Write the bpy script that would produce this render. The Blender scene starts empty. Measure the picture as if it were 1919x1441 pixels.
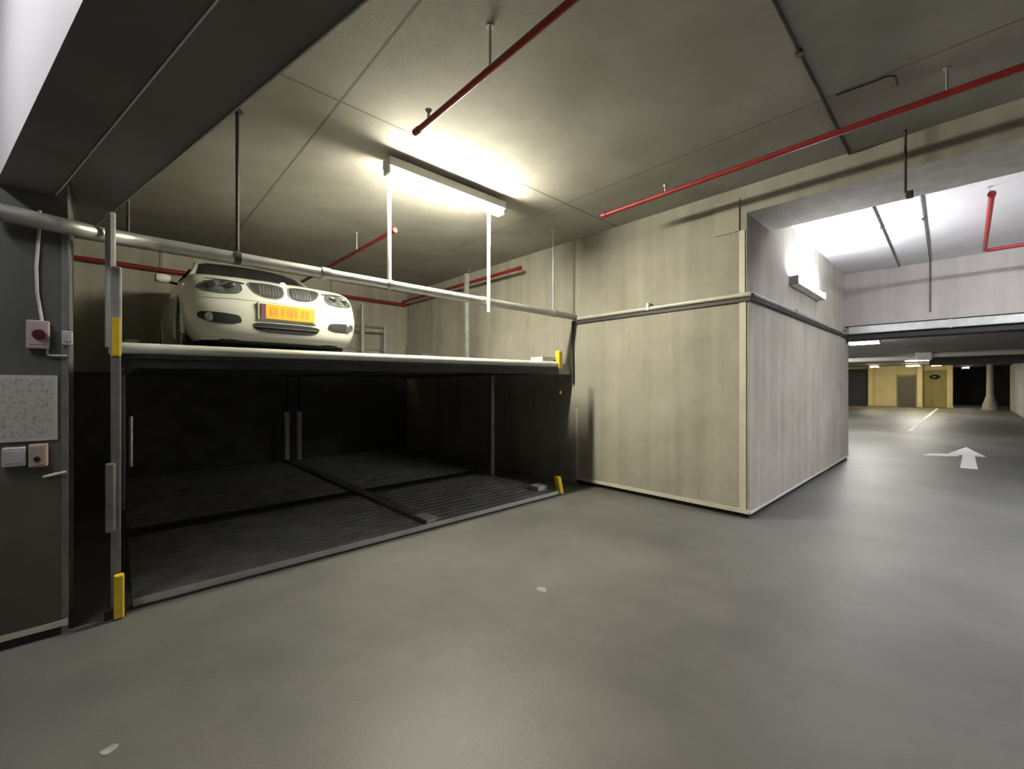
import bpy, bmesh, math, random
from mathutils import Vector, Matrix
random.seed(4)
C = bpy.context.scene.collection
SC = bpy.context.scene
PI = math.pi

# ------------------------------------------------------------------ camera, world, exposure
cam_d = bpy.data.cameras.new('camera'); cam = bpy.data.objects.new('camera', cam_d); C.objects.link(cam)
cam.location = (0, 0, 1.5); cam.rotation_euler = (math.radians(90), 0, math.radians(-43.05))
cam_d.sensor_width = 36; cam_d.lens = 36*797/1919; cam_d.shift_y = 2.5/1919
cam_d.clip_start = 0.02; cam_d.clip_end = 200
SC.camera = cam
w = bpy.data.worlds.new('world'); SC.world = w; w.use_nodes = True
w.node_tree.nodes['Background'].inputs[0].default_value = (0.8, 0.85, 1, 1)
w.node_tree.nodes['Background'].inputs[1].default_value = 0.0
vs = SC.view_settings; vs.view_transform = 'Standard'; vs.look = 'None'; vs.gamma = 1; vs.exposure = 0.0
vs.use_curve_mapping = False

# lamp strengths (emission of the tubes; back and passage ones are added fill)
E_BAY, E_SIDE, E_LEFT, FILL_BACK, FILL_PASS, E_FAR = 365, 185, 50, 6, 300, 260
WARM, COOL, NEUT, AMBER = (1, .94, .745), (.93, .93, 1.0), (1, .98, .93), (1, .86, .5)

# ------------------------------------------------------------------ materials
def _mat(name):
    m = bpy.data.materials.new(name); m.use_nodes = True
    nt = m.node_tree; return m, nt, nt.nodes['Principled BSDF']
def plain(name, col, rough=.5, metal=0.0, var=.12, scale=14.0, spec=.5, coat=0.0):
    m, nt, b = _mat(name); N = nt.nodes; L = nt.links
    tc = N.new('ShaderNodeTexCoord'); no = N.new('ShaderNodeTexNoise'); no.inputs['Scale'].default_value = scale
    no.inputs['Detail'].default_value = 4
    L.new(tc.outputs['Object'], no.inputs['Vector'])
    r = N.new('ShaderNodeValToRGB'); e = r.color_ramp.elements
    e[0].position = .3; e[1].position = .7
    e[0].color = (*[c*(1-var) for c in col], 1); e[1].color = (*[min(1, c*(1+var)) for c in col], 1)
    L.new(no.outputs['Fac'], r.inputs['Fac']); L.new(r.outputs['Color'], b.inputs['Base Color'])
    b.inputs['Roughness'].default_value = rough; b.inputs['Metallic'].default_value = metal
    b.inputs['Specular IOR Level'].default_value = spec; b.inputs['Coat Weight'].default_value = coat
    return m
def glow(name, col, s):
    m, nt, b = _mat(name)
    b.inputs['Base Color'].default_value = (.8, .8, .8, 1)
    b.inputs['Emission Color'].default_value = (*col, 1); b.inputs['Emission Strength'].default_value = s
    return m
def concrete(name, dark, light, streak=True, rough=.85, seams=(), joint=None, scale=1.0):
    m, nt, b = _mat(name); N = nt.nodes; L = nt.links
    tc = N.new('ShaderNodeTexCoord')
    a = N.new('ShaderNodeTexNoise'); a.inputs['Scale'].default_value = 1.3*scale; a.inputs['Detail'].default_value = 7; a.inputs['Roughness'].default_value = .62
    L.new(tc.outputs['Object'], a.inputs['Vector'])
    f = a.outputs['Fac']
    if streak:
        mp = N.new('ShaderNodeMapping'); mp.inputs['Scale'].default_value = (5.5, 5.5, .22)
        L.new(tc.outputs['Object'], mp.inputs['Vector'])
        s = N.new('ShaderNodeTexNoise'); s.inputs['Scale'].default_value = 1; s.inputs['Detail'].default_value = 5
        L.new(mp.outputs[0], s.inputs['Vector'])
        mx = N.new('ShaderNodeMix'); mx.inputs[0].default_value = .45
        L.new(f, mx.inputs[2]); L.new(s.outputs['Fac'], mx.inputs[3]); f = mx.outputs[0]
    r = N.new('ShaderNodeValToRGB'); e = r.color_ramp.elements
    e[0].position = .34; e[1].position = .66; e[0].color = (*dark, 1); e[1].color = (*light, 1)
    L.new(f, r.inputs['Fac']); col = r.outputs['Color']
    if seams:
        sp = N.new('ShaderNodeSeparateXYZ'); L.new(tc.outputs['Object'], sp.inputs[0])
        for ax, c, wd in seams:
            su = N.new('ShaderNodeMath'); su.operation = 'SUBTRACT'; L.new(sp.outputs[ax], su.inputs[0]); su.inputs[1].default_value = c
            ab = N.new('ShaderNodeMath'); ab.operation = 'ABSOLUTE'; L.new(su.outputs[0], ab.inputs[0])
            lt = N.new('ShaderNodeMath'); lt.operation = 'LESS_THAN'; L.new(ab.outputs[0], lt.inputs[0]); lt.inputs[1].default_value = wd
            mm = N.new('ShaderNodeMix'); mm.data_type = 'RGBA'
            L.new(lt.outputs[0], mm.inputs[0]); L.new(col, mm.inputs[6]); mm.inputs[7].default_value = (*(joint or [d*.35 for d in dark]), 1)
            col = mm.outputs[2]
    L.new(col, b.inputs['Base Color']); b.inputs['Roughness'].default_value = rough
    n2 = N.new('ShaderNodeTexNoise'); n2.inputs['Scale'].default_value = 55; n2.inputs['Detail'].default_value = 3
    L.new(tc.outputs['Object'], n2.inputs['Vector'])
    bu = N.new('ShaderNodeBump'); bu.inputs['Strength'].default_value = .12; bu.inputs['Distance'].default_value = .01
    L.new(n2.outputs['Fac'], bu.inputs['Height']); L.new(bu.outputs[0], b.inputs['Normal'])
    return m

M = {}
M['wall'] = concrete('wall_concrete', (.30, .285, .235), (.47, .45, .385))
M['lintel'] = concrete('lintel_concrete', (.31, .29, .27), (.43, .40, .375))
M['pillar'] = concrete('pillar_concrete', (.085, .087, .082), (.125, .127, .118))
M['ceil'] = concrete('ceiling_concrete', (.29, .278, .24), (.38, .368, .325), streak=False,
                     seams=[(1, 3.43, .012), (0, 1.32, .01), (0, 4.12, .007), (0, -1.5, .01)], joint=(.17, .16, .13))
M['ceil_far'] = concrete('far_ceiling_concrete', (.28, .265, .245), (.38, .36, .34), streak=False)
M['floor'] = concrete('floor_concrete', (.080, .081, .079), (.142, .140, .134), streak=False, rough=.5, scale=.55)
M['beam_shade'] = plain('shaded_beam_face', (.15, .14, .14), .5, 0, .2, 2)  # dark tone puts the underside shade of the white beam into its colour
M['beam_white'] = plain('white_painted_beam', (.8, .79, .82), .5, 0, .03, 2)
M['galv'] = plain('galvanised_steel', (.42, .43, .41), .42, .6, .15, 9)
M['steel'] = plain('grey_steel', (.24, .245, .24), .42, .5, .15, 12)
M['lightsteel'] = plain('light_grey_paint', (.55, .55, .50), .4, .1, .08, 10)
M['dark'] = plain('dark_steel', (.028, .03, .032), .5, .3, .25, 20)
M['deck'] = plain('deck_steel', (.19, .193, .188), .5, .2, .3, 5)
M['black'] = plain('black_rubber', (.012, .012, .012), .7, 0, .2, 20)
M['yellow'] = plain('yellow_paint', (.78, .56, .03), .45, 0, .1, 15)
M['red'] = plain('red_paint', (.26, .02, .018), .45, 0, .12, 8)
M['white'] = plain('white_paint', (.74, .73, .68), .5, 0, .05, 12)
M['edge'] = plain('pale_edge_guard', (.66, .63, .53), .5, 0, .08, 6)
M['conduit'] = plain('dark_conduit', (.055, .05, .043), .55, .1, .1, 12)
M['cable'] = plain('pale_cable', (.50, .50, .48), .5, 0, .1, 12)
M['signbox'] = plain('pale_pink_plastic', (.46, .38, .39), .5, 0, .06, 20)
M['beige'] = plain('beige_plastic', (.46, .37, .31), .5, 0, .08, 20)
M['palegrey'] = plain('pale_grey_plastic', (.48, .48, .50), .5, 0, .08, 20)
M['redbutton'] = plain('dark_red_plastic', (.085, .008, .018), .35, 0, .1, 20)
M['trim'] = plain('bare_aluminium', (.62, .60, .57), .4, .3, .1, 8)
M['carpaint'] = plain('car_white_paint', (.50, .51, .455), .28, 0, .01, 3, coat=.6)
M['glass'] = plain('dark_glass', (.02, .022, .024), .08, 0, .1, 3, spec=.8)
M['lens'] = plain('headlight_lens', (.11, .12, .11), .12, .3, .5, 16, spec=.8)
M['chrome'] = plain('chrome', (.80, .80, .80), .16, .9, .03, 10)
M['plate'] = plain('yellow_plate', (.62, .34, .015), .45, 0, .05, 12)
M['plate_ink'] = plain('plate_ink', (.50, .22, .015), .6, 0, .1, 30)
M['plate_blue'] = plain('plate_strip', (.10, .03, .07), .6, 0, .1, 30)
M['tyre'] = plain('tyre_rubber', (.014, .014, .015), .75, 0, .2, 30)
M['rim'] = plain('alloy', (.35, .35, .35), .35, .7, .1, 12)
M['roadpaint'] = plain('road_paint', (.86, .85, .84), .6, 0, .08, 5)
M['farwall'] = concrete('far_wall_plaster', (.46, .40, .23), (.60, .53, .33))
M['farolive'] = concrete('far_wall_olive', (.20, .18, .07), (.28, .25, .11))
M['fardark'] = concrete('far_wall_dark', (.10, .095, .08), (.15, .14, .12))
M['door'] = plain('grey_door', (.065, .066, .05), .5, 0, .1, 6)
M['shutter'] = plain('dark_shutter', (.055, .065, .065), .5, .3, .2, 5)
M['lamp_bay'] = glow('tube_warm', WARM, E_BAY)
M['lamp_side'] = glow('tube_cool', COOL, E_SIDE)
M['lamp_left'] = glow('tube_left', (1, .98, 1), E_LEFT)
M['fill_back'] = glow('fill_neutral', NEUT, FILL_BACK)
M['fill_pass'] = glow('fill_passage', COOL, FILL_PASS)
M['lamp_far'] = glow('tube_far', (1, .97, .9), E_FAR)
M['lamp_dim'] = glow('tube_dim', (1, .95, .8), 60)
M['lamp_amber'] = glow('tube_amber', AMBER, E_FAR*.5)
def poster():
    m, nt, b = _mat('poster_paper'); N = nt.nodes; L = nt.links
    tc = N.new('ShaderNodeTexCoord'); mp = N.new('ShaderNodeMapping'); mp.inputs['Scale'].default_value = (60, 1, 45)
    L.new(tc.outputs['Object'], mp.inputs[0])
    no = N.new('ShaderNodeTexNoise'); no.inputs['Scale'].default_value = 1; no.inputs['Detail'].default_value = 2
    L.new(mp.outputs[0], no.inputs['Vector'])
    r = N.new('ShaderNodeValToRGB'); e = r.color_ramp.elements
    e[0].position = .30; e[1].position = .52; e[0].color = (.31, .30, .285, 1); e[1].color = (.52, .50, .48, 1)
    L.new(no.outputs['Fac'], r.inputs['Fac']); L.new(r.outputs['Color'], b.inputs['Base Color']); b.inputs['Roughness'].default_value = .6
    return m
M['poster'] = poster()
M['paper'] = plain('poster_border', (.55, .53, .50), .6, 0, .05, 12)

# ------------------------------------------------------------------ mesh helpers
class MB:
    def __init__(s): s.bm = bmesh.new(); s.smooth = False
    def box(s, x0, x1, y0, y1, z0, z1, bev=0.0, mat=None):
        r = bmesh.ops.create_cube(s.bm, size=1)
        vs_ = r['verts']
        for v in vs_: v.co = Vector(((x0+x1)/2 + v.co.x*(x1-x0), (y0+y1)/2 + v.co.y*(y1-y0), (z0+z1)/2 + v.co.z*(z1-z0)))
        if bev:
            ed = list({e for v in vs_ for e in v.link_edges})
            bmesh.ops.bevel(s.bm, geom=ed, offset=bev, segments=2, affect='EDGES', profile=.5)
        return s
    def prism(s, poly, z0, z1):
        a = [s.bm.verts.new((x, y, z0)) for x, y in poly]; b = [s.bm.verts.new((x, y, z1)) for x, y in poly]
        s.bm.faces.new(a[::-1]); s.bm.faces.new(b); n = len(poly)
        for i in range(n): s.bm.faces.new((a[i], a[(i+1) % n], b[(i+1) % n], b[i]))
        bmesh.ops.recalc_face_normals(s.bm, faces=s.bm.faces[:]); return s
    def tube(s, pts, r, seg=12, cap=True):
        s.smooth = True
        pts = [Vector(p) for p in pts]; rings = []
        up = Vector((0, 0, 1))
        for i, p in enumerate(pts):
            if i == 0: t = pts[1]-p
            elif i == len(pts)-1: t = p-pts[i-1]
            else: t = (pts[i+1]-p).normalized()+(p-pts[i-1]).normalized()
            t.normalize()
            u = t.cross(up)
            if u.length < .05: u = t.cross(Vector((1, 0, 0)))
            u.normalize(); v = t.cross(u).normalized()
            rr = r[i] if isinstance(r, (list, tuple)) else r
            rings.append([s.bm.verts.new(p + u*math.cos(a)*rr + v*math.sin(a)*rr) for a in [2*PI*k/seg for k in range(seg)]])
        # keep rings aligned
        for i in range(len(rings)-1):
            A, B = rings[i], rings[i+1]
            best = min(range(seg), key=lambda o: sum((A[k].co-B[(k+o) % seg].co).length for k in range(0, seg, 3)))
            flip = min(range(seg), key=lambda o: sum((A[k].co-B[(-k+o) % seg].co).length for k in range(0, seg, 3)))
            c1 = sum((A[k].co-B[(k+best) % seg].co).length for k in range(seg)); c2 = sum((A[k].co-B[(-k+flip) % seg].co).length for k in range(seg))
            rings[i+1] = [B[(k+best) % seg] for k in range(seg)] if c1 <= c2 else [B[(-k+flip) % seg] for k in range(seg)]
            B = rings[i+1]
            for k in range(seg): s.bm.faces.new((A[k], A[(k+1) % seg], B[(k+1) % seg], B[k]))
        if cap:
            s.bm.faces.new(rings[0]); s.bm.faces.new(rings[-1][::-1])
        bmesh.ops.recalc_face_normals(s.bm, faces=s.bm.faces[:]); return s
    def lathe(s, prof, c, axis='z', seg=24):
        s.smooth = True; rings = []
        for r, h in prof:
            ring = []
            for k in range(seg):
                a = 2*PI*k/seg; ca, sa = r*math.cos(a), r*math.sin(a)
                p = {'z': (ca, sa, h), 'x': (h, ca, sa), 'y': (ca, h, sa)}[axis]
                ring.append(s.bm.verts.new(Vector(c)+Vector(p)))
            rings.append(ring)
        for A, B in zip(rings, rings[1:]):
            for k in range(seg): s.bm.faces.new((A[k], A[(k+1) % seg], B[(k+1) % seg], B[k]))
        s.bm.faces.new(rings[0]); s.bm.faces.new(rings[-1])
        bmesh.ops.recalc_face_normals(s.bm, faces=s.bm.faces[:]); return s
    def grid(s, rows, close=False):
        s.smooth = True
        V = [[s.bm.verts.new(p) for p in r] for r in rows]
        for a, b in zip(V, V[1:]):
            n = len(a)
            for k in range(n if close else n-1):
                q = (a[k], a[(k+1) % n], b[(k+1) % n], b[k])
                if len({tuple(round(c, 5) for c in v.co) for v in q}) > 2: s.bm.faces.new(q)
        return V
    def build(s, name, m, parent=None, smooth=None):
        me = bpy.data.meshes.new(name); s.bm.to_mesh(me); s.bm.free()
        mats = m if isinstance(m, (list, tuple)) else [m]
        for x in mats: me.materials.append(x)
        o = bpy.data.objects.new(name, me); C.objects.link(o)
        if parent: o.parent = parent
        if (s.smooth if smooth is None else smooth):
            for p in me.polygons: p.use_smooth = True
            try: me.set_sharp_from_angle(angle=math.radians(42))
            except Exception: pass
        return o
def box(*a, **k): return MB().box(*a, **k)
def tube(*a, **k): return MB().tube(*a, **k)
def thing(name, label, cat, loc=(0, 0, 0), rz=0, group=None):
    o = bpy.data.objects.new(name, None); C.objects.link(o); o.empty_display_size = .1
    o.location = loc; o.rotation_euler = (0, 0, rz); o['label'] = label; o['category'] = cat
    if group: o['group'] = group
    return o
def tag(o, label, cat, group=None):
    o['label'] = label; o['category'] = cat
    if group: o['group'] = group
    return o
def struct(o, label=None):
    o['kind'] = 'structure'
    if label: o['label'] = label
    return o
def part(mb, name, m, t, **k):      # world-space mesh under an un-rotated thing
    o = mb.build(name, m, t, **k)
    loc = Vector((0, 0, 0)); q = t
    while q: loc += q.location; q = q.parent
    for v in o.data.vertices: v.co -= loc
    return o

# ------------------------------------------------------------------ setting: large structure
H = 3.78          # ceiling of the front aisle and lift bay
struct(box(-7, 56, -8.2, 14, -.2, 0).build('floor', M['floor']), 'dark grey concrete garage floor')
struct(box(-7, 10.9, -8.2, 9.6, H, H+.2).build('ceiling', M['ceil']), 'grey concrete ceiling slab over the aisle and the car lift')
struct(box(6.1, 10.9, -5.6, 1.712, H-.006, H).build('ceiling_passage', concrete('white_ceiling', (.60, .60, .60), (.68, .68, .68), streak=False)), 'white ceiling of the side passage')  # lighter tone than the main slab
struct(box(11.2, 56, -8.2, 14, 2.95, 3.15).build('ceiling_far', M['ceil_far']), 'low ceiling of the far part of the garage')
struct(box(-7, -.209, 3.74, 4.25, 0, H).build('wall_left', M['pillar']), 'grey wall end left of the car lift')
struct(box(-.9, -.6, 4.25, 9.6, 0, H).build('wall_lift_side', M['wall']), 'left side wall of the lift bay')
struct(box(-.9, 11.05, 9.4, 9.7, 0, H).build('wall_back', M['wall']), 'rear wall of the lift bay')
struct(box(-7.2, -7, -8.2, 4.25, 0, H).build('wall_west', M['wall']))
struct(box(-7, 11.0, -8.4, -8.2, 0, H).build('wall_behind', M['wall']))
# the block of concrete right of the lift: plinth, thick lower part, set-back upper part
mb = MB(); mb.box(5.255, 11.04, 1.712, 9.4, 2.5, H); mb.box(5.215, 11.05, 4.13, 9.4, 0, 2.5); mb.box(5.25, 11.0, 1.71, 4.13, 0, .06)
struct(mb.build('wall_right', M['wall']), 'tall concrete wall behind and above the lower concrete block')
struct(box(5.215, 11.05, 1.672, 4.13, .055, 2.5, bev=.006).build('wall_right_lower', M['wall']), 'lower concrete block standing out at the corner right of the lift')
struct(box(5.235, 11.0, 1.69, 4.12, .0, .055).build('baseboard_right', M['black']), 'black gap under the concrete block')
# its pale edges
mb = MB(); mb.box(5.203, 5.2155, 1.672, 4.13, .055, .10); struct(mb.build('trim_1', M['edge']), 'pale strip along the foot of the concrete block')
mb = MB(); mb.box(5.204, 5.2155, 1.705, 1.775, .10, 2.5); struct(mb.build('trim_2', M['edge']), 'pale corner guard on the edge of the concrete block')
mb = MB(); mb.box(5.203, 5.2155, 4.085, 4.13, .10, 1.15); struct(mb.build('trim_3', M['edge']), 'pale strip up the left edge of the concrete block')
mb = MB(); mb.box(5.215, 11.05, 1.662, 1.6725, .055, .08); struct(mb.build('trim_4', M['edge']), 'thin pale strip along the passage foot of the block')
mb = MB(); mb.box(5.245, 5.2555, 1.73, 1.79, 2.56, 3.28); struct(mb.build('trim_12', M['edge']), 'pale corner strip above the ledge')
# darker tone on the walls below the upper deck
M['coat'] = plain('dark_lower_wall', (.09, .09, .084), .7, 0, .2, 3)
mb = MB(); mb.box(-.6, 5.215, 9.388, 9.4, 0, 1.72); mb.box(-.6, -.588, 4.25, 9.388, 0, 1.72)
struct(mb.build('trim_13', M['coat']), 'dark lower walls of the lift bay')
# ceiling beams
struct(box(5.255, 6.1, -8.2, 1.712, 3.47, H).build('ceiling_beam', M['wall']), 'concrete beam across the passage opening')
struct(box(5.24, 5.255, 1.79, 2.06, 3.28, 3.66).build('trim_5', concrete('patch_concrete', (.38, .35, .29), (.50, .465, .39))), 'pale patch where the beam meets the wall')
struct(box(10.9, 11.2, -8.2, 1.712, 2.71, H).build('wall_crossing', M['lintel']), 'concrete lintel wall above the far garage opening')
struct(box(11.05, 11.2, 1.712, 14, 2.71, H).build('wall_crossing_end', M['lintel']))
# oblique white beam overhead at the left; shade painted dark on all but the flank
mb = MB(); mb.prism([(-.49, 3.74), (-.267, 3.74), (1.044, -2.3), (.812, -2.3)], 2.64, H)      # lower left half
mb.prism([(-.27, 3.74), (-.205, 3.74), (-.205, 4.8), (-.127, 4.8), (1.376, -2.3), (1.04, -2.3)], 2.775, H)                    # right half, one step higher
o = mb.build('ceiling_beam', [M['beam_shade'], M['beam_white']])
for p in o.data.polygons:
    if p.normal.x < -.5 and p.center.x < .5 and p.center.z < 3.25 and p.area > 3 and abs(p.center.x - .161) < .03: p.material_index = 1
struct(o, 'white beam crossing overhead at the left, its shaded underside coloured dark')
def skew(x0, y0, x1, y1, wd, z0, z1):
    d = Vector((x1-x0, y1-y0)).normalized(); n = Vector((-d.y, d.x))*wd/2
    return MB().prism([(x0+n.x, y0+n.y), (x1+n.x, y1+n.y), (x1-n.x, y1-n.y), (x0-n.x, y0-n.y)], z0, z1)
struct(skew(-.256, 3.715, 1.036, -2.25, .006, 2.636, 2.72).build('trim_6', M['white']), 'thin white strip added for the lit step face of the beam')  # white strip paints in the brightness of the lit step face
struct(skew(-.121, 4.79, 1.370, -2.25, .006, 2.768, 2.80).build('trim_7', M['lightsteel']), 'thin pale strip added as the edge highlight of the beam')  # pale strip stands in for a highlight along the beam edge
# left wall: foot strip and edge guard
struct(box(-1.4, -.209, 3.728, 3.74, .05, .085).build('baseboard_left', M['edge']), 'pale strip at the foot of the left wall')
struct(box(-1.4, -.209, 3.735, 3.74, 0, .05).build('trim_8', M['black']))
struct(box(-.235, -.209, 3.734, 3.74, .0, 2.45).build('trim_9', M['steel']), 'grey edge guard on the corner of the left wall')
struct(box(-1.6, -.236, 3.732, 3.74, .088, .95).build('trim_10', plain('olive_shade_band', (.088, .088, .068), .6, 0, .12, 4)), 'lower band of the left wall with its shading painted dark olive')  # olive band paints in the shading of the lower wall

# ------------------------------------------------------------------ lamps
def tube_lamp(label, c, L, axis, m, group=None, wdt=.11, hgt=.08, up=True):
    """ceiling or wall batten: housing, diffuser, two end caps; long axis x or y"""
    t = thing('fluorescent_lamp', label, 'lamp', c, 0, group)
    def bx(a0, a1, b0, b1, z0, z1, bev=.004):
        return box(a0, a1, b0, b1, z0, z1, bev=bev) if axis == 'x' else box(b0, b1, a0, a1, z0, z1, bev=bev)
    h = L/2
    bx(-h, h, -wdt/2*1.4, wdt/2*1.4, -.008, hgt).build('housing', M['white'], t)
    bx(-h+.02, h-.02, -wdt/2, wdt/2, -hgt*.9, -.004, .012).build('diffuser', m, t)
    for s in (-1, 1):
        bx(s*(h-.01)-.012, s*(h-.01)+.012, -wdt/2*1.06, wdt/2*1.06, -hgt*.92, .0, .004).build('end_cap', M['white'], t)
    return t
bay = tube_lamp('long glowing tube lamp on the ceiling above the car lift', (2.71, 3.897, 3.655), 1.52, 'x', M['lamp_bay'])
for dx in (-.5, .5): tube([(dx, 0, .07), (dx, 0, .125)], .008, 8).build('stem', M['white'], bay)
# wall lamp in the passage
t = thing('wall_lamp', 'bright white tube lamp on the passage wall above the concrete block', 'lamp', (7.75, 1.712, 2.99))
mb = MB(); mb.box(-.82, .82, -.02, 0, -.07, .05); mb.box(-.82, .82, -.115, -.02, -.07, -.058)
mb.build('trough', M['white'], t)
box(-.79, .79, -.115, -.03, -.056, .035, bev=.02).build('tube', M['lamp_side'], t)
for sg in (-1, 1): box(sg*.825-.006, sg*.825+.006, -.12, 0, -.072, .05, bev=.003).build('end_plate', M['steel'], t)
# unseen lamps: one for the lit beam flank, the others added as fill
tube_lamp('tube lamp hanging left of the dark overhead beam', (-1.35, 2.3, 3.70), 1.5, 'y', M['lamp_left'])
tube_lamp('added fill lamp, unseen, behind the camera', (-2.6, -4.0, 3.70), 1.56, 'x', M['fill_back'])  # unseen fill, added to lift the front floor
struct(box(6.1, 11.0, -5.8, -5.6, 0, H).build('wall_passage', M['wall']), 'far side wall of the passage')
for yy, ll in ((-2.0, 'added fill lamp behind the concrete beam'), (-4.2, 'added fill lamp farther behind the concrete beam')):
    tube_lamp(ll, (6.24, yy, 3.66), 1.56, 'y', M['fill_pass'])  # unseen fill, added to brighten the lintel and passage wall
# lamps far down the garage
tube_lamp('round bright lamp just past the dark beam of the far opening', (16.9, 2.17, 2.86), .75, 'y', M['lamp_far'], wdt=.3)
tube_lamp('short tube lamp in the middle of the far low ceiling', (30.9, 1.8, 2.88), .95, 'y', M['lamp_far'], wdt=.2)
tube_lamp('warm lamp above the far grey door', (38.6, 2.45, 2.86), .7, 'y', M['lamp_amber'], wdt=.25)
tube_lamp('warm lamp near the leftmost far pillar', (38.6, 4.4, 2.86), .5, 'y', M['lamp_amber'], wdt=.25)
tube_lamp('warm lamp above the far olive wall', (38.6, 1.35, 2.86), .5, 'y', M['lamp_amber'], wdt=.2)
tube_lamp('faint lamp deep in the dark far recess', (46, .08, 2.87), .4, 'y', M['lamp_dim'], wdt=.2)
tube_lamp('added fill lamp hidden behind the lower concrete block down the garage', (22.5, 5.2, 2.86), 1.4, 'y', M['lamp_far'], wdt=.2)  # added out of sight to brighten the far ceiling

# ------------------------------------------------------------------ pipes and conduits
def rod(t, x, y, z0, z1, r=.010, m='galv', clamp=None):
    o = part(tube([(x, y, z0), (x, y, z1)], r, 10), 'hanger_rod', M[m], t)
    part(MB().lathe([(r*1.2, -.012), (r*3, -.012), (r*3, 0), (r*1.2, 0)], (x, y, z1), 'z', 14), 'ceiling_flange', M[m], o)
    if clamp:
        cx, cz, cr, ax = clamp
        part(MB().lathe([(cr, -.02), (cr*1.12, -.02), (cr*1.12, .02), (cr, .02)], (cx, y, cz), ax, 18), 'clamp', M[m], o)
    return o
def sprinkler(t, x, y, z, up=1):
    o = part(MB().lathe([(.008, 0), (.012, .01*up), (.010, .04*up), (.016, .045*up), (.026, .062*up), (.026, .066*up), (.004, .068*up)], (x, y, z), 'z', 14), 'sprinkler_head', M['galv'], t)
    return o
# big galvanised pipe across the lift front
t = thing('galvanised_pipe', 'long galvanised pipe hanging across the front of the car lift', 'pipe', (2.3, 4.13, 2.56))
part(tube([(-.49, 3.655, 2.465), (-.25, 3.66, 2.45), (-.17, 3.70, 2.455), (-.03, 3.96, 2.515), (.10, 4.09, 2.55), (.25, 4.13, 2.56), (5.18, 4.13, 2.56)], .047, 18), 'pipe', M['galv'], t)
for x in (1.45, 3.35): part(MB().lathe([(.047, -.04), (.055, -.04), (.055, .04), (.047, .04)], (x, 4.13, 2.56), 'x', 20), 'pipe_coupling', M['galv'], t)
for x, m, r, z0 in ((.07, 'conduit', .010, 2.6), (.743, 'conduit', .014, 2.6), (2.10, 'white', .022, 2.6), (3.406, 'white', .022, 2.42), (4.685, 'galv', .014, 2.6)):
    o = rod(t, x, 4.13 if x != 3.406 else 4.07, z0, H, r, m)
    part(MB().lathe([(.047, -.022), (.054, -.022), (.054, .022), (.047, .022)], (x, 4.13, 2.56), 'x', 20), 'clamp', M['conduit' if m == 'conduit' else 'galv'], o)
# pipe along the ledge of the concrete block
t = thing('ledge_pipe', 'pale steel pipe lying on the ledge of the concrete block facing the aisle', 'pipe', (5.228, 2.9, 2.528))
part(tube([(5.195, 4.08, 2.528), (5.195, 1.655, 2.528)], .028, 14), 'pipe', M['lightsteel'], t)
for y in (2.9,): part(box(5.165, 5.250, y-.02, y+.02, 2.501, 2.60, bev=.004), 'pipe_clip', M['galv'], t)
t2 = thing('ledge_pipe', 'grey steel pipe along the passage ledge below the wall lamp', 'pipe', (8, 1.685, 2.528))
part(tube([(5.23, 1.650, 2.528), (11.0, 1.650, 2.528)], .026, 14), 'pipe', M['galv'], t2)
for x in (7, 9): part(box(x-.02, x+.02, 1.62, 1.705, 2.501, 2.57, bev=.004), 'pipe_clip', M['galv'], t2)
part(box(5.20, 5.254, 4.08, 4.13, 2.501, 2.57, bev=.008), 'corner_elbow', M['lightsteel'], t)
tag(tube([(5.192, 4.12, 2.474), (5.192, 1.66, 2.474), (5.205, 1.648, 2.474), (11.0, 1.650, 2.474)], .021, 10).build('cable', M['conduit']), 'dark band added as the shadow under the ledge pipes of the concrete block', 'cable')  # dark tube added as the shadow band below the ledge pipes
tag(tube([(5.19, 4.17, 2.50), (5.185, 4.18, 2.2), (5.17, 4.17, 1.9), (5.175, 4.165, 1.55)], .020, 12).build('drop_cable', M['conduit']), 'dark cable dropping beside the left edge of the concrete block', 'cable')
# red sprinkler pipes
G = 'red sprinkler pipes'
def red_pipe(label, pts, r, hang=(), heads=()):
    c = pts[0]
    t = thing('sprinkler_pipe', label, 'pipe', c, 0, G)
    part(tube(pts, r, 14), 'pipe', M['red'], t)
    part(MB().lathe([(r*1.25, -.03), (r*1.25, .03), (r*.5, .034)], pts[0], 'y' if abs(pts[1][1]-pts[0][1]) > abs(pts[1][0]-pts[0][0]) else 'x', 16), 'end_cap', M['red'], t)
    for x, y, z in hang: rod(t, x, y, z, H, .008)
    for x, y, z in heads: sprinkler(t, x, y, z+r*.9, 1)
    return t
red_pipe('dark red pipe under the ceiling in front of the lit tube lamp', [(1.735, 2.95, 3.5), (1.735, -4, 3.5)], .022, [(1.735, 2.06, 3.52)], [(1.735, 2.78, 3.5)])
red_pipe('long bright red pipe running in front of the concrete beam', [(4.40, 3.05, 3.6), (4.34, -4, 3.6)], .026, [(4.37, .1, 3.62)], [(4.395, 2.25, 3.6)])
red_pipe('red pipe under the ceiling deep in the bay above the white car', [(2.63, 5.04, 3.5), (2.63, 9.22, 3.5)], .026, [(2.63, 6.2, 3.52)])
red_pipe('red pipe along the right side wall of the bay', [(5.03, 5.2, 3.5), (5.03, 9.22, 3.5)], .03, [(5.03, 6.6, 3.52)])
red_pipe('red pipe along the rear wall behind the white car', [(5.10, 9.30, 3.46), (-.5, 9.30, 3.46)], .035, [(3.4, 9.30, 3.49), (.6, 9.30, 3.49)])
red_pipe('red pipe with a right angle bend in the white lit side passage', [(6.70, -.175, 3.5), (9.35, -.175, 3.5), (9.40, -.225, 3.5), (9.40, -4, 3.5)], .026, [(7.3, -.175, 3.52)])
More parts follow.
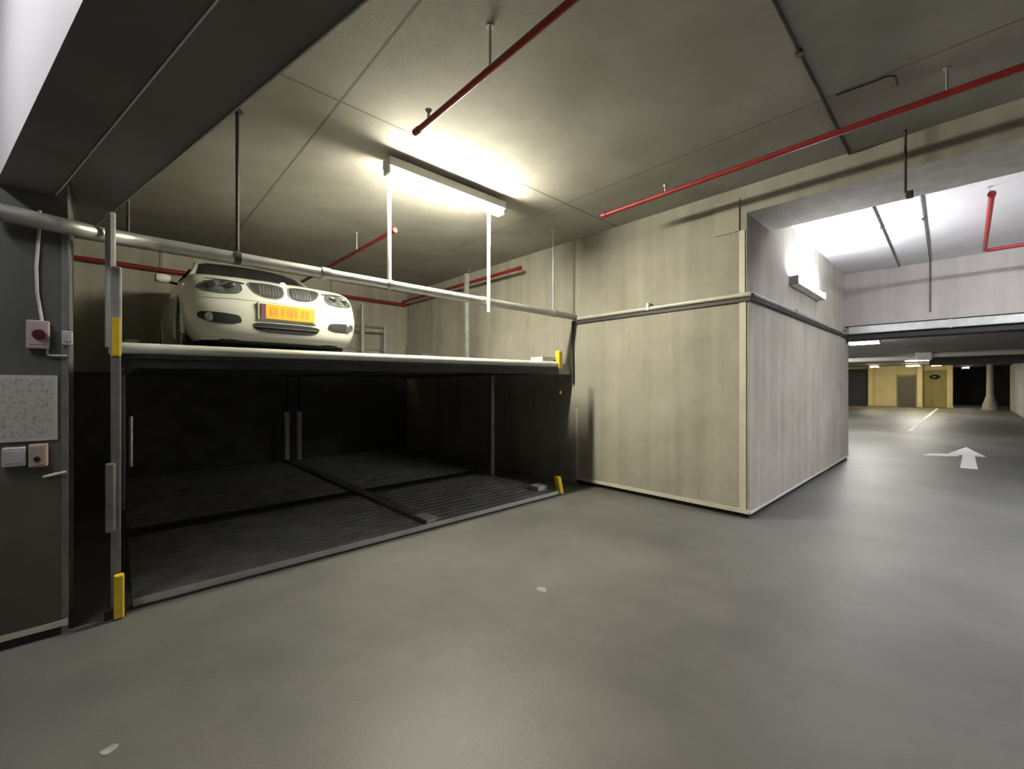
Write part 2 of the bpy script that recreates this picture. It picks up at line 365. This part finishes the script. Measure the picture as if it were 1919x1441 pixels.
# thin conduits on the ceilings
def conduit(label, pts, r=.011, clips=()):
    t = thing('conduit', label, 'conduit', pts[0])
    part(tube(pts, r, 10), 'conduit_tube', M['conduit'], t)
    for p in clips: part(box(p[0]-.02, p[0]+.02, p[1]-.02, p[1]+.02, p[2]-.012, p[2]+.018), 'clip', M['conduit'], t)
    return t
conduit('thin dark conduit running across the ceiling to the concrete beam', [(.9, .775, H-.013), (5.24, .785, H-.013)], .013, [(2.0, .777, H-.02), (3.4, .78, H-.02), (4.7, .783, H-.02)])
conduit('thin conduit on the white ceiling of the passage nearest the wall lamp', [(6.12, .80, H-.020), (10.88, .88, H-.020)], .009, [(8, .83, H-.025)])
conduit('thin conduit crossing the white ceiling and dropping down the lintel', [(6.12, .36, H-.020), (10.86, .46, H-.020), (10.885, .46, H-.045), (10.885, .46, 2.85)], .009, [(8, .4, H-.025)])
conduit('short thin conduit lying across the dark ceiling corner', [(4.13, .70, H-.006), (4.15, .40, H-.006), (4.19, .36, H-.006), (4.33, .36, H-.006)], .005)
t = thing('ceiling_drop', 'thin dark rod hanging in front of the concrete beam with a small box', 'rod', (5.15, .376, 3.2))
part(tube([(5.15, .376, 3.22), (5.15, .376, H)], .010, 10), 'rod', M['conduit'], t)
part(box(5.12, 5.19, .325, .375, 3.17, 3.225, bev=.006), 'junction_box', M['conduit'], t)
# far opening: duct, black beam, pipes
t = thing('air_duct', 'flat grey duct across the top of the far opening', 'duct', (10.85, 0, 2.50))
part(box(10.60, 10.88, -7.9, 1.60, 2.515, 2.66, bev=.01), 'duct', M['galv'], t)
for y in (-3, -1.4, .2): part(box(10.595, 10.885, y-.015, y+.015, 2.51, 2.665), 'duct_joint', M['galv'], t)
tag(box(10.7, 11.15, -8.1, 1.65, 2.415, 2.508, bev=.004).build('steel_beam', M['black']), 'black steel beam spanning the far opening', 'beam')
t = thing('insulated_pipe', 'thick pale insulated pipe crossing the far low ceiling', 'pipe', (25, 0, 2.78))
part(tube([(25.2, 6, 2.70), (25.2, 1.35, 2.70)], .10, 16), 'pipe', M['white'], t)
part(box(25.0, 25.4, 1.0, 1.5, 2.60, 2.93, bev=.02), 'connector_box', M['galv'], t)
part(tube([(25.2, 1.0, 2.80), (25.2, -1.6, 2.80)], .10, 16), 'pipe', M['white'], t)
tag(box(27.5, 28.2, -1.6, 1.2, 2.45, 2.945).build('far_dark_box', M['fardark']), 'dark box added in place of the dark far ceiling behind the pale pipe', 'duct')  # added box, painting in the dark ceiling beyond the pipe

# ------------------------------------------------------------------ left wall fittings
Y0 = 3.74
t = thing('alarm_button', 'pale square box with a dark red button on the left wall', 'call button', (-.328, Y0, 1.80))
box(-.046, .046, -.045, 0, -.082, .082, bev=.006).build('housing', M['signbox'], t)
box(-.036, .036, -.049, -.044, -.06, .07, bev=.003).build('face_plate', M['signbox'], t)
MB().lathe([(.030, 0), (.030, -.012), (.024, -.02)], (.008, -.048, .0), 'y', 20).build('button', M['redbutton'], t)
tag(tube([(-.322, 3.72, 2.53), (-.325, 3.72, 2.40), (-.336, 3.728, 2.2), (-.333, 3.728, 2.05), (-.315, 3.72, 1.90), (-.312, 3.715, 1.88)], .008, 8).build('cable', M['cable']), 'pale cable hanging from the pipe to the red button box', 'cable')
t = thing('switch_box', 'small pale grey box at the corner edge beside the red button', 'switch', (-.209, Y0, 1.787))
box(-.022, .022, -.05, 0, -.042, .042, bev=.005).build('housing', M['palegrey'], t)
box(-.012, .012, -.054, -.049, -.022, .022, bev=.002).build('cover', M['palegrey'], t)
tag(tube([(-.292, 3.722, 1.72), (-.292, 3.722, 1.69), (-.285, 3.722, 1.681), (-.21, 3.722, 1.681)], .006, 8).build('cable', M['cable']), 'short bent cable below the red button box', 'cable')
t = thing('notice_board', 'pale sheet of instructions with faint text on the left wall', 'sign', (-.42, Y0, 1.37))
box(-.17, .169, -.012, 0, -.192, .192).build('backing', M['paper'], t)
box(-.16, .150, -.0135, -.012, -.165, .170).build('printed_sheet', M['poster'], t)
t = thing('control_box', 'pale grey control box under the notice', 'control box', (-.42, Y0, 1.094))
box(-.046, .046, -.045, 0, -.055, .055, bev=.008).build('housing', M['palegrey'], t)
box(-.034, .034, -.049, -.044, -.035, .038, bev=.003).build('cover', M['palegrey'], t)
t = thing('key_switch', 'beige key switch box with a dark round keyhole', 'key switch', (-.327, Y0, 1.093))
box(-.038, .038, -.04, 0, -.066, .066, bev=.005).build('housing', M['beige'], t)
box(-.029, .029, -.043, -.039, -.055, .056, bev=.002).build('face_plate', M['beige'], t)
MB().lathe([(.014, 0), (.014, -.008), (.009, -.010)], (-.004, -.042, -.018), 'y', 18).build('keyhole', M['black'], t)
t = thing('cable_bracket', 'small pale bracket on the corner below the key switch', 'bracket', (-.26, Y0, .972))
tube([(-.05, -.02, -.010), (0, -.02, .0), (.045, -.02, .008)], .008, 8).build('bar', M['cable'], t)
box(-.008, .008, -.022, 0, -.008, .008).build('mount', M['cable'], t)

# ------------------------------------------------------------------ the car lift
X0, X1, YF, YR = .03, 4.48, 3.875, 9.1
def zt(x): return 1.785 + .0095*x
lift = thing('car_lift', 'two level steel car parking lift with yellow end markers', 'car lift', (2.25, 3.9, 0))
mb = MB()     # upper deck plate (slightly out of level like the photo)
def slab(mb, x0, x1, y0, y1, dz0, dz1):
    v = [mb.bm.verts.new((x, y, zt(x)+dz)) for dz in (dz0, dz1) for x, y in ((x0, y0), (x1, y0), (x1, y1), (x0, y1))]
    for f in ((3, 2, 1, 0), (4, 5, 6, 7), (0, 1, 5, 4), (1, 2, 6, 5), (2, 3, 7, 6), (3, 0, 4, 7)): mb.bm.faces.new([v[i] for i in f])
n = 44
slab(mb, X0, X1, YF+.05, YR, -.05, -.012)
for i in range(n):
    y = YF+.1+i*(YR-YF-.15)/n
    slab(mb, X0+.03, X1-.03, y, y+.06, -.012, .0)
part(mb, 'upper_deck', M['deck'], lift)
mb = MB(); mb.tube([(X0, YF, zt(X0)-.035), (X1, YF, zt(X1)-.035)], .042, 16); part(mb, 'front_edge_rail', M['lightsteel'], lift)
mb = MB(); slab(mb, X0, X1, YF-.02, YF+.06, -.16, -.07); slab(mb, X0, X1, YF-.035, YF-.02, -.10, -.075); slab(mb, X0, X1, YF-.03, YF-.02, -.165, -.15)
part(mb, 'front_beam', M['dark'], lift)
for x in (X0+.02, X1-.08):
    mb = MB(); slab(mb, x, x+.07, YF, YR, -.16, .03); part(mb, 'side_beam', M['steel'], lift)
mb = MB(); slab(mb, 2.36, 2.50, YF+.05, YR, -.15, .04); part(mb, 'middle_beam', M['steel'], lift)
mb = MB()
for y in (4.7, 5.6, 6.5, 7.4, 8.3): slab(mb, X0+.09, X1-.09, y, y+.07, -.14, -.05)
part(mb, 'cross_members', M['dark'], lift)
mb = MB(); slab(mb, 4.18, 4.44, YF+.0, YF+.22, .0, .065); part(mb, 'glint_block', M['white'], lift)  # white block added for the lit end of the platform edge
mb = MB(); slab(mb, X1, 5.135, 4.18, YR, -.16, .0); part(mb, 'side_walkway', M['deck'], lift)
# left front post, stepped
part(tube([(-.02, 3.80, 1.75), (-.02, 3.80, 2.625)], .026, 8), 'post_top', M['galv'], lift)
part(box(-.03, .035, 3.775, 3.835, 1.70, 2.28, bev=.012), 'post_sleeve', M['galv'], lift)
part(box(-.02, .03, 3.785, 3.83, .06, 1.70, bev=.006), 'front_post', M['steel'], lift)
part(box(-.045, .005, 3.77, 3.82, .55, 1.0, bev=.012), 'post_bracket', M['steel'], lift)
part(box(-.05, .055, 3.75, 3.82, .0, .06, bev=.004), 'post_foot', M['dark'], lift)
for (x, y, z0, z1, nm) in ((.005, 3.80, 1.69, 1.95, 'a'), (.02, 3.735, .005, .285, 'b')):
    part(box(x-.026, x+.026, y-.026, y+.026, z0, z1, bev=.010), 'yellow_marker', M['yellow'], lift)
# right yellow markers: tilted blocks
for z0, z1, lean in ((1.735, 1.985, .0), (.005, .255, .07)):
    mb = MB(); mb.box(4.455, 4.53, 3.82, 3.90, z0, z1, bev=.014); 
    for v in mb.bm.verts: v.co.x += lean*(1-(v.co.z-z0)/(z1-z0)) - lean*.5
    part(mb, 'yellow_marker', M['yellow'], lift)
part(box(4.56, 4.60, 3.9, 3.96, 1.38, 1.43, bev=.006), 'limit_switch', M['galv'], lift)
# rear and middle posts
for x, y, z1 in ((4.47, 5.27, 1.72), (4.47, 5.94, 3.45), (.06, 6.7, 1.72)):
    part(box(x-.035, x+.035, y-.035, y+.035, .05 if z1 < 2 else 1.80, z1, bev=.008), 'rear_post', M['galv' if z1 > 2 else 'steel'], lift)
# hydraulic cylinders at the rear centre
for x in (2.44, 2.66):
    o = part(tube([(x, 9.0, .05), (x, 9.0, 1.0)], .045, 14), 'hydraulic_cylinder', M['white'], lift)
    part(tube([(x, 9.0, 1.0), (x, 9.0, 1.68)], .028, 12), 'piston_rod', M['dark'], o)
part(tube([(.14, 6.75, .55), (.14, 6.75, 1.14)], .028, 12), 'hydraulic_cylinder', M['chrome'], lift)
# rear guard rail of the upper level
for x, z1 in ((2.55, 2.84), (3.93, 3.28), (4.45, 2.84)):
    part(box(x-.03, x+.03, 8.92, 8.98, zt(x)-.02, z1, bev=.006), 'rail_post', M['galv'], lift)
for z in (2.79, 2.3): part(tube([(2.5, 8.95, z), (4.48, 8.95, z)], .024, 10), 'guard_rail', M['galv' if z < 2.5 else 'steel'], lift)
# lower decks, ribbed plates with a raised middle seam and a step
for xa, xb in ((X0+.06, 2.37), (2.53, X1+.02)):
    mb = MB(); mb.box(xa, xb, YF, 5.55, .005, .045); mb.box(xa, xb, 5.68, YR, .005, .045)
    k = 0; y = YF+.08
    while y < YR-.1:
        if not 5.5 < y < 5.68: mb.box(xa+.03, xb-.03, y, y+.045, .045, .053)
        y += .12
    part(mb, 'lower_deck', M['deck'], lift)
part(box(2.39, 2.51, YF, YR, .005, .075, bev=.008), 'deck_seam', M['steel'], lift)
part(box(2.41, 2.55, YF+.01, 4.15, .075, .082), 'seam_plate', M['lightsteel'], lift)
for xa, xb in ((X0+.06, 2.37), (2.53, X1+.02)): part(box(xa, xb, 5.50, 5.72, .02, .066, bev=.01), 'deck_step', M['black'], lift)
part(box(X0+.06, X1+.02, YF-.022, YF+.0, .004, .05), 'deck_lip', M['lightsteel'], lift)
part(box(X0+.04, X1+.04, YF-.055, YF-.024, .001, .006), 'pit_gap', M['black'], lift)
part(box(4.25, 4.44, 4.02, 4.2, .045, .11, bev=.012), 'glint_block', M['palegrey'], lift)  # pale block added for a bluish reflection near the right foot

# ------------------------------------------------------------------ the white car on the upper deck
def make_car():
    L, n_ = 4.1, 2.9
    t = thing('car', 'white saloon car with yellow number plate parked on the upper lift deck', 'car', (1.40, 5.12, 1.80))
    def lerp(tab, z):
        for (a, va), (b, vb) in zip(tab, tab[1:]):
            if z <= b:
                k = max(0, (z-a)/(b-a)); k = k*k*(3-2*k) if False else k
                return va+(vb-va)*k
        return tab[-1][1]
    W = [(.18, .78), (.24, .83), (.34, .865), (.5, .885), (.66, .88), (.76, .865), (.82, .84), (.86, .80)]
    Yc = [(.18, .14), (.22, .05), (.28, .015), (.38, .0), (.5, .0), (.56, .02), (.64, .045), (.72, .075), (.79, .12), (.83, .17), (.86, .25)]
    D = .46
    def Y(x, z):
        w_, y_ = lerp(W, z), lerp(Yc, z)
        q = min(.9999, abs(x)/w_)
        return y_ + D*(1-(1-q**n_)**(1/n_))
    TOPZ = lambda y: .86 + .13*min(1, max(0, y-.2)/1.15) if y < 1.35 else .99
    zs = [.18, .2, .22, .25, .28, .32, .36, .40, .44, .48, .52, .56, .60, .64, .68, .72, .76, .79, .82, .84, .86]
    th = [PI/2*i/22 for i in range(23)]
    ys_side = []
    y = .9
    rows = []
    for z in zs:
        w_, y_ = lerp(W, z), lerp(Yc, z); r = []
        for a in th:
            x = w_*math.sin(a)**(2/n_); yy = y_+D*(1-math.cos(a)**(2/n_)); r.append((x, yy))
        y1 = r[-1][1]
        m_ = 90
        for k in range(1, m_+1):
            yy = y1+(L-y1)*k/m_
            tp = 1-.16*max(0, (yy-(L-.7))/.7)**2
            r.append((w_*tp, yy))
        rows.append([(x, yy, .18+(z-.18)*(TOPZ(yy)-.18)/(.86-.18)) for x, yy in r])
    full = []
    for r in rows: full.append([(-x, y_, z_) for x, y_, z_ in r[:0:-1]] + r)
    mb = MB(); V = mb.grid(full)
    arch = ((.92, .33), (3.45, .33))
    dead = [f for f in mb.bm.faces if abs(f.calc_center_median().x) > .7 and any((f.calc_center_median().y-a)**2+(f.calc_center_median().z-b)**2 < .37**2 for a, b in arch)]
    # cover over the body: cowl, shoulders, boot
    top = rows[-1]
    j0 = min(range(len(top)), key=lambda j: abs(top[j][1]-1.35))
    def across(j):
        xj, yj, zj = top[j]; cr = .065*min(1, max(0, yj-.2)/.9)
        return [(xj*u, yj, zj+cr*(1-u*u)**.8 if abs(u) < 1 else zj) for u in [k/8 for k in range(-8, 9)]]
    mb.grid([across(j) for j in range(j0, len(top), 4)])
    rear = [full[i][-1] for i in range(len(zs))]
    mb.grid([[(p[0]*u, p[1]+.10*(1-u*u), p[2]) for u in [k/6 for k in range(-6, 7)]] for p in rear])
    bmesh.ops.delete(mb.bm, geom=dead, context='FACES')
    bmesh.ops.remove_doubles(mb.bm, verts=mb.bm.verts, dist=.0005); bmesh.ops.recalc_face_normals(mb.bm, faces=mb.bm.faces[:])
    body = mb.build('body', M['carpaint'], t)
    # hood
    mb = MB(); mb.grid([[(x, y_, z_+.002) for x, y_, z_ in across(j)] for j in range(1, j0+1)])
    mb.build('hood', M['carpaint'], t)
    # creases on the hood
    for s in (-1, 1):
        tube([(s*.33, .30, .875), (s*.40, .6, .945), (s*.50, 1.3, 1.012)], [.004, .006, .004], 6).build('hood_crease', M['carpaint'], t)
    # conforming patches on the front
    def patch(name, poly, m, off, mirror=True, parent=None, depth=.02, rings=6, dens=6):
        out = []
        pts = []
        k = len(poly)
        for i in range(k):
            a, b = poly[i], poly[(i+1) % k]
            for q in range(dens): pts.append((a[0]+(b[0]-a[0])*q/dens, a[1]+(b[1]-a[1])*q/dens))
        # soften corners
        for _ in range(3):
            pts = [((pts[i-1][0]+2*pts[i][0]+pts[(i+1) % len(pts)][0])/4, (pts[i-1][1]+2*pts[i][1]+pts[(i+1) % len(pts)][1])/4) for i in range(len(pts))]
        cx = sum(p[0] for p in pts)/len(pts); cz = sum(p[1] for p in pts)/len(pts)
        for s in ((1, -1) if mirror else (1,)):
            mb = MB(); rws = []
            rws.append([(s*x, Y(x, z)+depth, z) for x, z in pts])
            for q in range(rings):
                f = 1-q/rings
                rws.append([(s*(cx+(x-cx)*f), Y(cx+(x-cx)*f, cz+(z-cz)*f)-off, cz+(z-cz)*f) for x, z in pts])
            V = mb.grid(rws, close=True); mb.bm.faces.new(V[-1])
            bmesh.ops.recalc_face_normals(mb.bm, faces=mb.bm.faces[:])
            out.append(mb.build(name, m, parent or t))
        return out
    def scl(poly, f, g=None):
        cx = sum(p[0] for p in poly)/len(poly); cz = sum(p[1] for p in poly)/len(poly); g = g or f
        return [(cx+(x-cx)*f, cz+(z-cz)*g) for x, z in poly]
    kid = [(.04, .685), (.03, .74), (.04, .80), (.15, .815), (.33, .81), (.36, .785), (.31, .70), (.22, .66), (.10, .655)]
    fr = patch('grille', scl(kid, 1.10, 1.16), M['chrome'], .006)
    for f_, s in zip(fr, (1, -1)):
        f_['label'] = 'chrome ringed twin grille'
    gi = patch('grille_opening', kid, M['black'], .011)
    for o, f_ in zip(gi, fr): o.parent = f_
    for o_, s in zip(fr, (1, -1)):
        mb = MB()
        for k in range(7):
            x = .075+.03*k; za, zb = .685, .795
            mb.tube([(s*x, Y(x, za)-.014, za), (s*x, Y(x, .74)-.014, .74), (s*x, Y(x, zb)-.014, zb)], .0035, 6)
        mb.build('grille_bars', M['steel'], o_)
    head = [(.42, .715), (.43, .775), (.52, .80), (.66, .815), (.78, .815), (.835, .78), (.82, .725), (.74, .675), (.60, .655), (.46, .665)]
    hs = patch('headlight', scl(head, 1.03, 1.06), M['lens'], .005)
    for o_, s in zip(hs, (1, -1)):
        for x in (.52, .67):
            z = .735
            c = (s*x, Y(x, z)-.008, z)
            MB().lathe([(.046, .006), (.046, -.003), (.040, -.006), (.036, -.003), (.02, -.004)], c, 'y', 20).build('lamp_ring', M['dark'], o_)
            MB().lathe([(.036, .0), (.036, -.007), (.02, -.012)], c, 'y', 18).build('lamp_bulb', M['glass'], o_)
        mb = MB(); mb.tube([(s*x, Y(x, z)-.008, z) for x, z in ((.40, .785), (.55, .807), (.70, .82), (.80, .815))], .008, 6)
        mb.build('brow_trim', M['dark'], o_)
    inn = [(-.36, .375), (-.30, .27), (.30, .27), (.36, .375)]
    patch('lower_intake', inn, M['black'], .004, mirror=False)
    mb = MB(); mb.tube([(x, Y(x, .325)-.012, .325) for x in [-.31+.062*k for k in range(11)]], .006, 6); mb.build('intake_bar', M['dark'], t)
    patch('side_intake', [(.43, .36), (.45, .43), (.62, .45), (.79, .455), (.80, .40), (.70, .345), (.52, .335)], M['black'], .004)
    for s in (1, -1):
        MB().lathe([(.045, .03), (.045, -.006), (.03, -.012)], (s*.70, Y(.70, .40)-.005, .40), 'y', 18).build('fog_lamp', M['lens'], t)
    # number plate, slightly curved
    mb = MB()
    yp = -.022
    mb.box(-.27, .27, yp-.006, yp+.006, .415, .575, bev=.004); pl = mb.build('number_plate', M['plate'], t); pl['label'] = 'yellow number plate'
    box(-.30, .30, yp+.007, .03, .40, .59, bev=.01).build('plate_frame', M['carpaint'], pl)
    box(-.268, -.225, yp-.0075, yp-.006, .42, .57).build('plate_strip', M['plate_blue'], pl)
    mb = MB()
    for k, (x, wd) in enumerate([(-.19, .035), (-.14, .03), (-.075, .035), (-.02, .02), (.012, .035), (.06, .03), (.125, .035), (.175, .03)]):
        mb.box(x, x+wd, yp-.0075, yp-.006, .45, .54)
    mb.build('plate_characters', M['plate_ink'], pl)
    # small round badge without emblem detail
    MB().lathe([(.040, .006), (.040, 0), (.034, -.004)], (0, Y(0, .845)-.004, .838), 'y', 22).build('hood_badge', M['palegrey'], t)
    # bumper crease lines and lip
    mb = MB(); mb.tube([(x, Y(abs(x), .60)-.001, .60) for x in [-.80+.08*k for k in range(21)]], .003, 6); mb.build('bumper_seam', M['steel'], t)
    mb = MB(); mb.tube([(x, Y(abs(x), .20)-.004, .205) for x in [-.74+.074*k for k in range(21)]], .018, 8); mb.build('bumper_lip', M['carpaint'], t)
    # cabin
    st = [(1.32, .74, .70, .985, 1.02), (1.55, .75, .64, .985, 1.17), (1.80, .76, .595, .985, 1.305), (2.05, .77, .575, .985, 1.385), (2.5, .77, .57, .985, 1.415), (2.95, .76, .565, .985, 1.40),
          (3.25, .75, .565, .985, 1.34), (3.5, .73, .58, .985, 1.22), (3.8, .70, .64, .985, 1.03)]
    mb = MB(); mb.grid([[(-wb, y, zb), (-(wb*.5+wt*.5)-.01, y, (zb+z1)/2), (-wt, y, z1-.02), (-wt*.8, y, z1), (-wt*.4, y, z1+.018), (0, y, z1+.024), (wt*.4, y, z1+.018), (wt*.8, y, z1), (wt, y, z1-.02), ((wb+wt)*.5+.01, y, (zb+z1)/2), (wb, y, zb)] for y, wb, wt, zb, z1 in st])
    bmesh.ops.recalc_face_normals(mb.bm, faces=mb.bm.faces[:]); mb.build('cabin_glass', M['glass'], t)
    mb = MB(); mb.grid([[(-wt-.004, y, z1-.03), (-wt*.85, y, z1+.006), (-wt*.4, y, z1+.025), (0, y, z1+.03), (wt*.4, y, z1+.025), (wt*.85, y, z1+.006), (wt+.004, y, z1-.03)] for y, wb, wt, zb, z1 in st[3:7]])
    bmesh.ops.recalc_face_normals(mb.bm, faces=mb.bm.faces[:]); mb.build('roof', M['carpaint'], t)
    for s in (-1, 1):
        tube([(s*.75, 1.33, .99), (s*.68, 1.55, 1.13), (s*.625, 1.80, 1.27), (s*.595, 2.05, 1.36)], .028, 8).build('windscreen_pillar', M['carpaint'], t)
        tube([(s*.78, 2.62, .98), (s*.70, 2.62, 1.2), (s*.58, 2.62, 1.39)], .03, 8).build('door_pillar', M['black'], t)
        tube([(s*.75, 3.75, 1.0), (s*.67, 3.5, 1.18), (s*.585, 3.2, 1.33)], .05, 8).build('rear_pillar', M['carpaint'], t)
        # mirror
        mr = MB(); mr.lathe([(.004, -.085), (.05, -.07), (.066, -.02), (.066, .04), (.05, .085), (.004, .09)], (0, 0, 0), 'x', 16)
        for v in mr.bm.verts: v.co.y *= .75
        o = mr.build('door_mirror', M['carpaint'], t); o.scale = (.85, .85, .85); o.location = (s*.97, 1.62, 1.02)
        box(-.085, .085, .03, .055, -.05, .05, bev=.01).build('mirror_glass', M['glass'], o)
        tube([(0, 0, -.03), (-s*.12, .0, -.05), (-s*.20, .02, -.06)], .018, 8).build('mirror_arm', M['black'], o)
        box(.878*s-.004, .878*s+.004, 1.9, 2.05, .80, .825, bev=.003).build('door_handle', M['carpaint'], t)
    # underbody and wheels
    box(-.60, .60, .16, 3.95, .16, .80, bev=.02).build('underbody', M['black'], t)
    for (yc, zc) in arch:
        for s in (-1, 1):
            ww = thing_part('wheel', t, (s*.755, yc, .325))
            MB().lathe([(.20, -.10), (.29, -.105), (.32, -.085), (.325, 0), (.32, .085), (.29, .105), (.20, .10)], (0, 0, 0), 'x', 36).build('tyre', M['tyre'], ww)
            mb = MB(); mb.lathe([(.215, s*.05), (.215, s*.10), (.20, s*.104), (.195, s*.06), (.05, s*.085), (.04, s*.095)], (0, 0, 0), 'x', 30)
            for k in range(10):
                a = 2*PI*k/10
                mb.tube([(s*.09, .04*math.cos(a), .04*math.sin(a)), (s*.098, .2*math.cos(a+.1), .2*math.sin(a+.1))], .013, 6)
            mb.build('rim', M['rim'], ww)
            pts = []
            for k in range(25):
                a = -PI*.06 + PI*1.12*k/24
                pts.append((s*.872, yc+.378*math.cos(a), zc+.378*math.sin(a)))
            tube(pts, .020, 8).build('arch_lip', M['carpaint'], t)
    return t
def thing_part(name, parent, loc):
    o = bpy.data.objects.new(name, None); C.objects.link(o); o.parent = parent; o.location = loc; o.empty_display_size = .05
    return o
make_car()

# ------------------------------------------------------------------ road paint
def paint(polys, name, label, cat):
    mb = MB()
    for p in polys: mb.prism(p, .0005, .004)
    return tag(mb.build(name, M['roadpaint']), label, cat)
paint([[(11.3, .09), (11.3, -.13), (13.4, -.11), (13.4, .07)], [(13.4, .30), (13.4, -.27), (15.2, .02)], [(12.75, .66), (12.95, .30), (13.15, .12), (13.39, .12), (13.39, .35), (13.2, .56)]],
      'road_arrow', 'white arrow painted on the passage floor', 'floor marking')
paint([[(19.2, 1.36), (19.2, 1.24), (40, 1.29), (40, 1.41)]], 'lane_line', 'long white lane line on the far floor', 'floor marking')
def spot(x, y, r, label):
    pts = [(x+r*(.6+.5*random.random())*math.cos(a), y+r*(.6+.5*random.random())*math.sin(a)) for a in [2*PI*k/11 for k in range(11)]]
    mb = MB().prism(pts, .0005, .002)
    tag(mb.build('floor_stain', plain('pale_stain', (.30, .30, .285), .6, 0, .2, 20)), label, 'stain')
spot(2.30, 2.14, .045, 'pale speck on the floor in the middle of the aisle')
spot(-.016, 2.414, .03, 'pale speck on the floor near the left wall')

# ------------------------------------------------------------------ far end of the garage
struct(box(42, 42.3, .85, 14, 0, 2.95).build('wall_far', M['farwall']), 'yellow lit end wall far down the garage')
struct(box(41.95, 42, .9, 2.2, 0, 2.6).build('trim_11', M['farolive']), 'olive painted part of the far end wall')
struct(box(54, 54.3, -8.2, 14, 0, 2.95).build('wall_far_dark', M['fardark']), 'dark end wall of the far right recess')
struct(box(11, 56, -8.4, -8.2, 0, 2.95).build('wall_far_right', M['fardark']))
struct(box(11, 56, 14, 14.2, 0, 2.95).build('wall_far_left', M['farwall']))
struct(box(24.5, 38.2, -4.5, -1.70, 0, 2.75, bev=.12).build('wall_ramp', M['lintel']), 'grey ramp wall at the right edge far away')
t = thing('far_door', 'dark grey door in the yellow far wall', 'door', (41.98, 3.01, 0))
box(-.04, 0, -.46, .46, 0, 2.15).build('door_leaf', M['door'], t)
for s in (-1, 1): box(-.06, .0, s*.49-.03, s*.49+.03, 0, 2.2).build('door_frame', M['farolive'], t)
box(-.06, 0, -.52, .52, 2.15, 2.3).build('door_head', M['farolive'], t)
tube([(-.07, -.36, 1.02), (-.07, -.25, 1.02)], .015, 8).build('door_handle', M['galv'], t)
t = thing('roller_door', 'dark slatted roller door at the left of the far wall', 'door', (41.9, 5.7, 0))
mb = MB()
for k in range(22): mb.box(-.03, .0, -.62, .62, .02+k*.115, .02+k*.115+.105, bev=.01)
mb.build('slats', M['shutter'], t)
box(-.10, .05, -.66, .66, 2.54, 2.78, bev=.02).build('roller_housing', M['dark'], t)
for s in (-1, 1): box(-.05, .03, s*.65-.03, s*.65+.03, 0, 2.54).build('guide_rail', M['dark'], t)
for y, l in ((4.95, 'pale pillar beside the dark roller door far away'), (2.28, 'pale pillar right of the far grey door'), (.80, 'pale pillar at the right end of the far yellow wall')):
    mb = MB(); mb.box(41.3, 41.7, y-.14, y+.14, 0, 2.95, bev=.02)
    t = thing('pillar', l, 'pillar', (41.5, y, 0)); part(mb, 'shaft', M['farwall'], t)
    part(box(41.27, 41.73, y-.16, y+.16, 0, .15, bev=.02), 'plinth', M['farwall'], t)
t = thing('pillar', 'grey post with a wide foot in the dark far recess', 'pillar', (40, -.98, 0))
part(MB().lathe([(.36, 0), (.34, .3), (.17, .9), (.15, 2.94)], (40, -.98, 0), 'z', 20), 'shaft', M['lintel'], t)
part(MB().lathe([(.40, .0), (.40, .12), (.36, .14)], (40, -.98, 0), 'z', 20), 'plinth', M['lintel'], t)
t = thing('convex_mirror', 'dark oval mirror on the far olive wall', 'mirror', (41.9, 1.55, 2.12))
mb = MB(); mb.lathe([(.02, -.06), (.22, -.03), (.27, 0), (.27, .03), (.02, .04)], (0, 0, 0), 'x', 20)
for v in mb.bm.verts: v.co.z *= .6
mb.build('mirror_face', M['glass'], t)
box(.02, .06, -.05, .05, -.05, .05).build('mount', M['dark'], t)
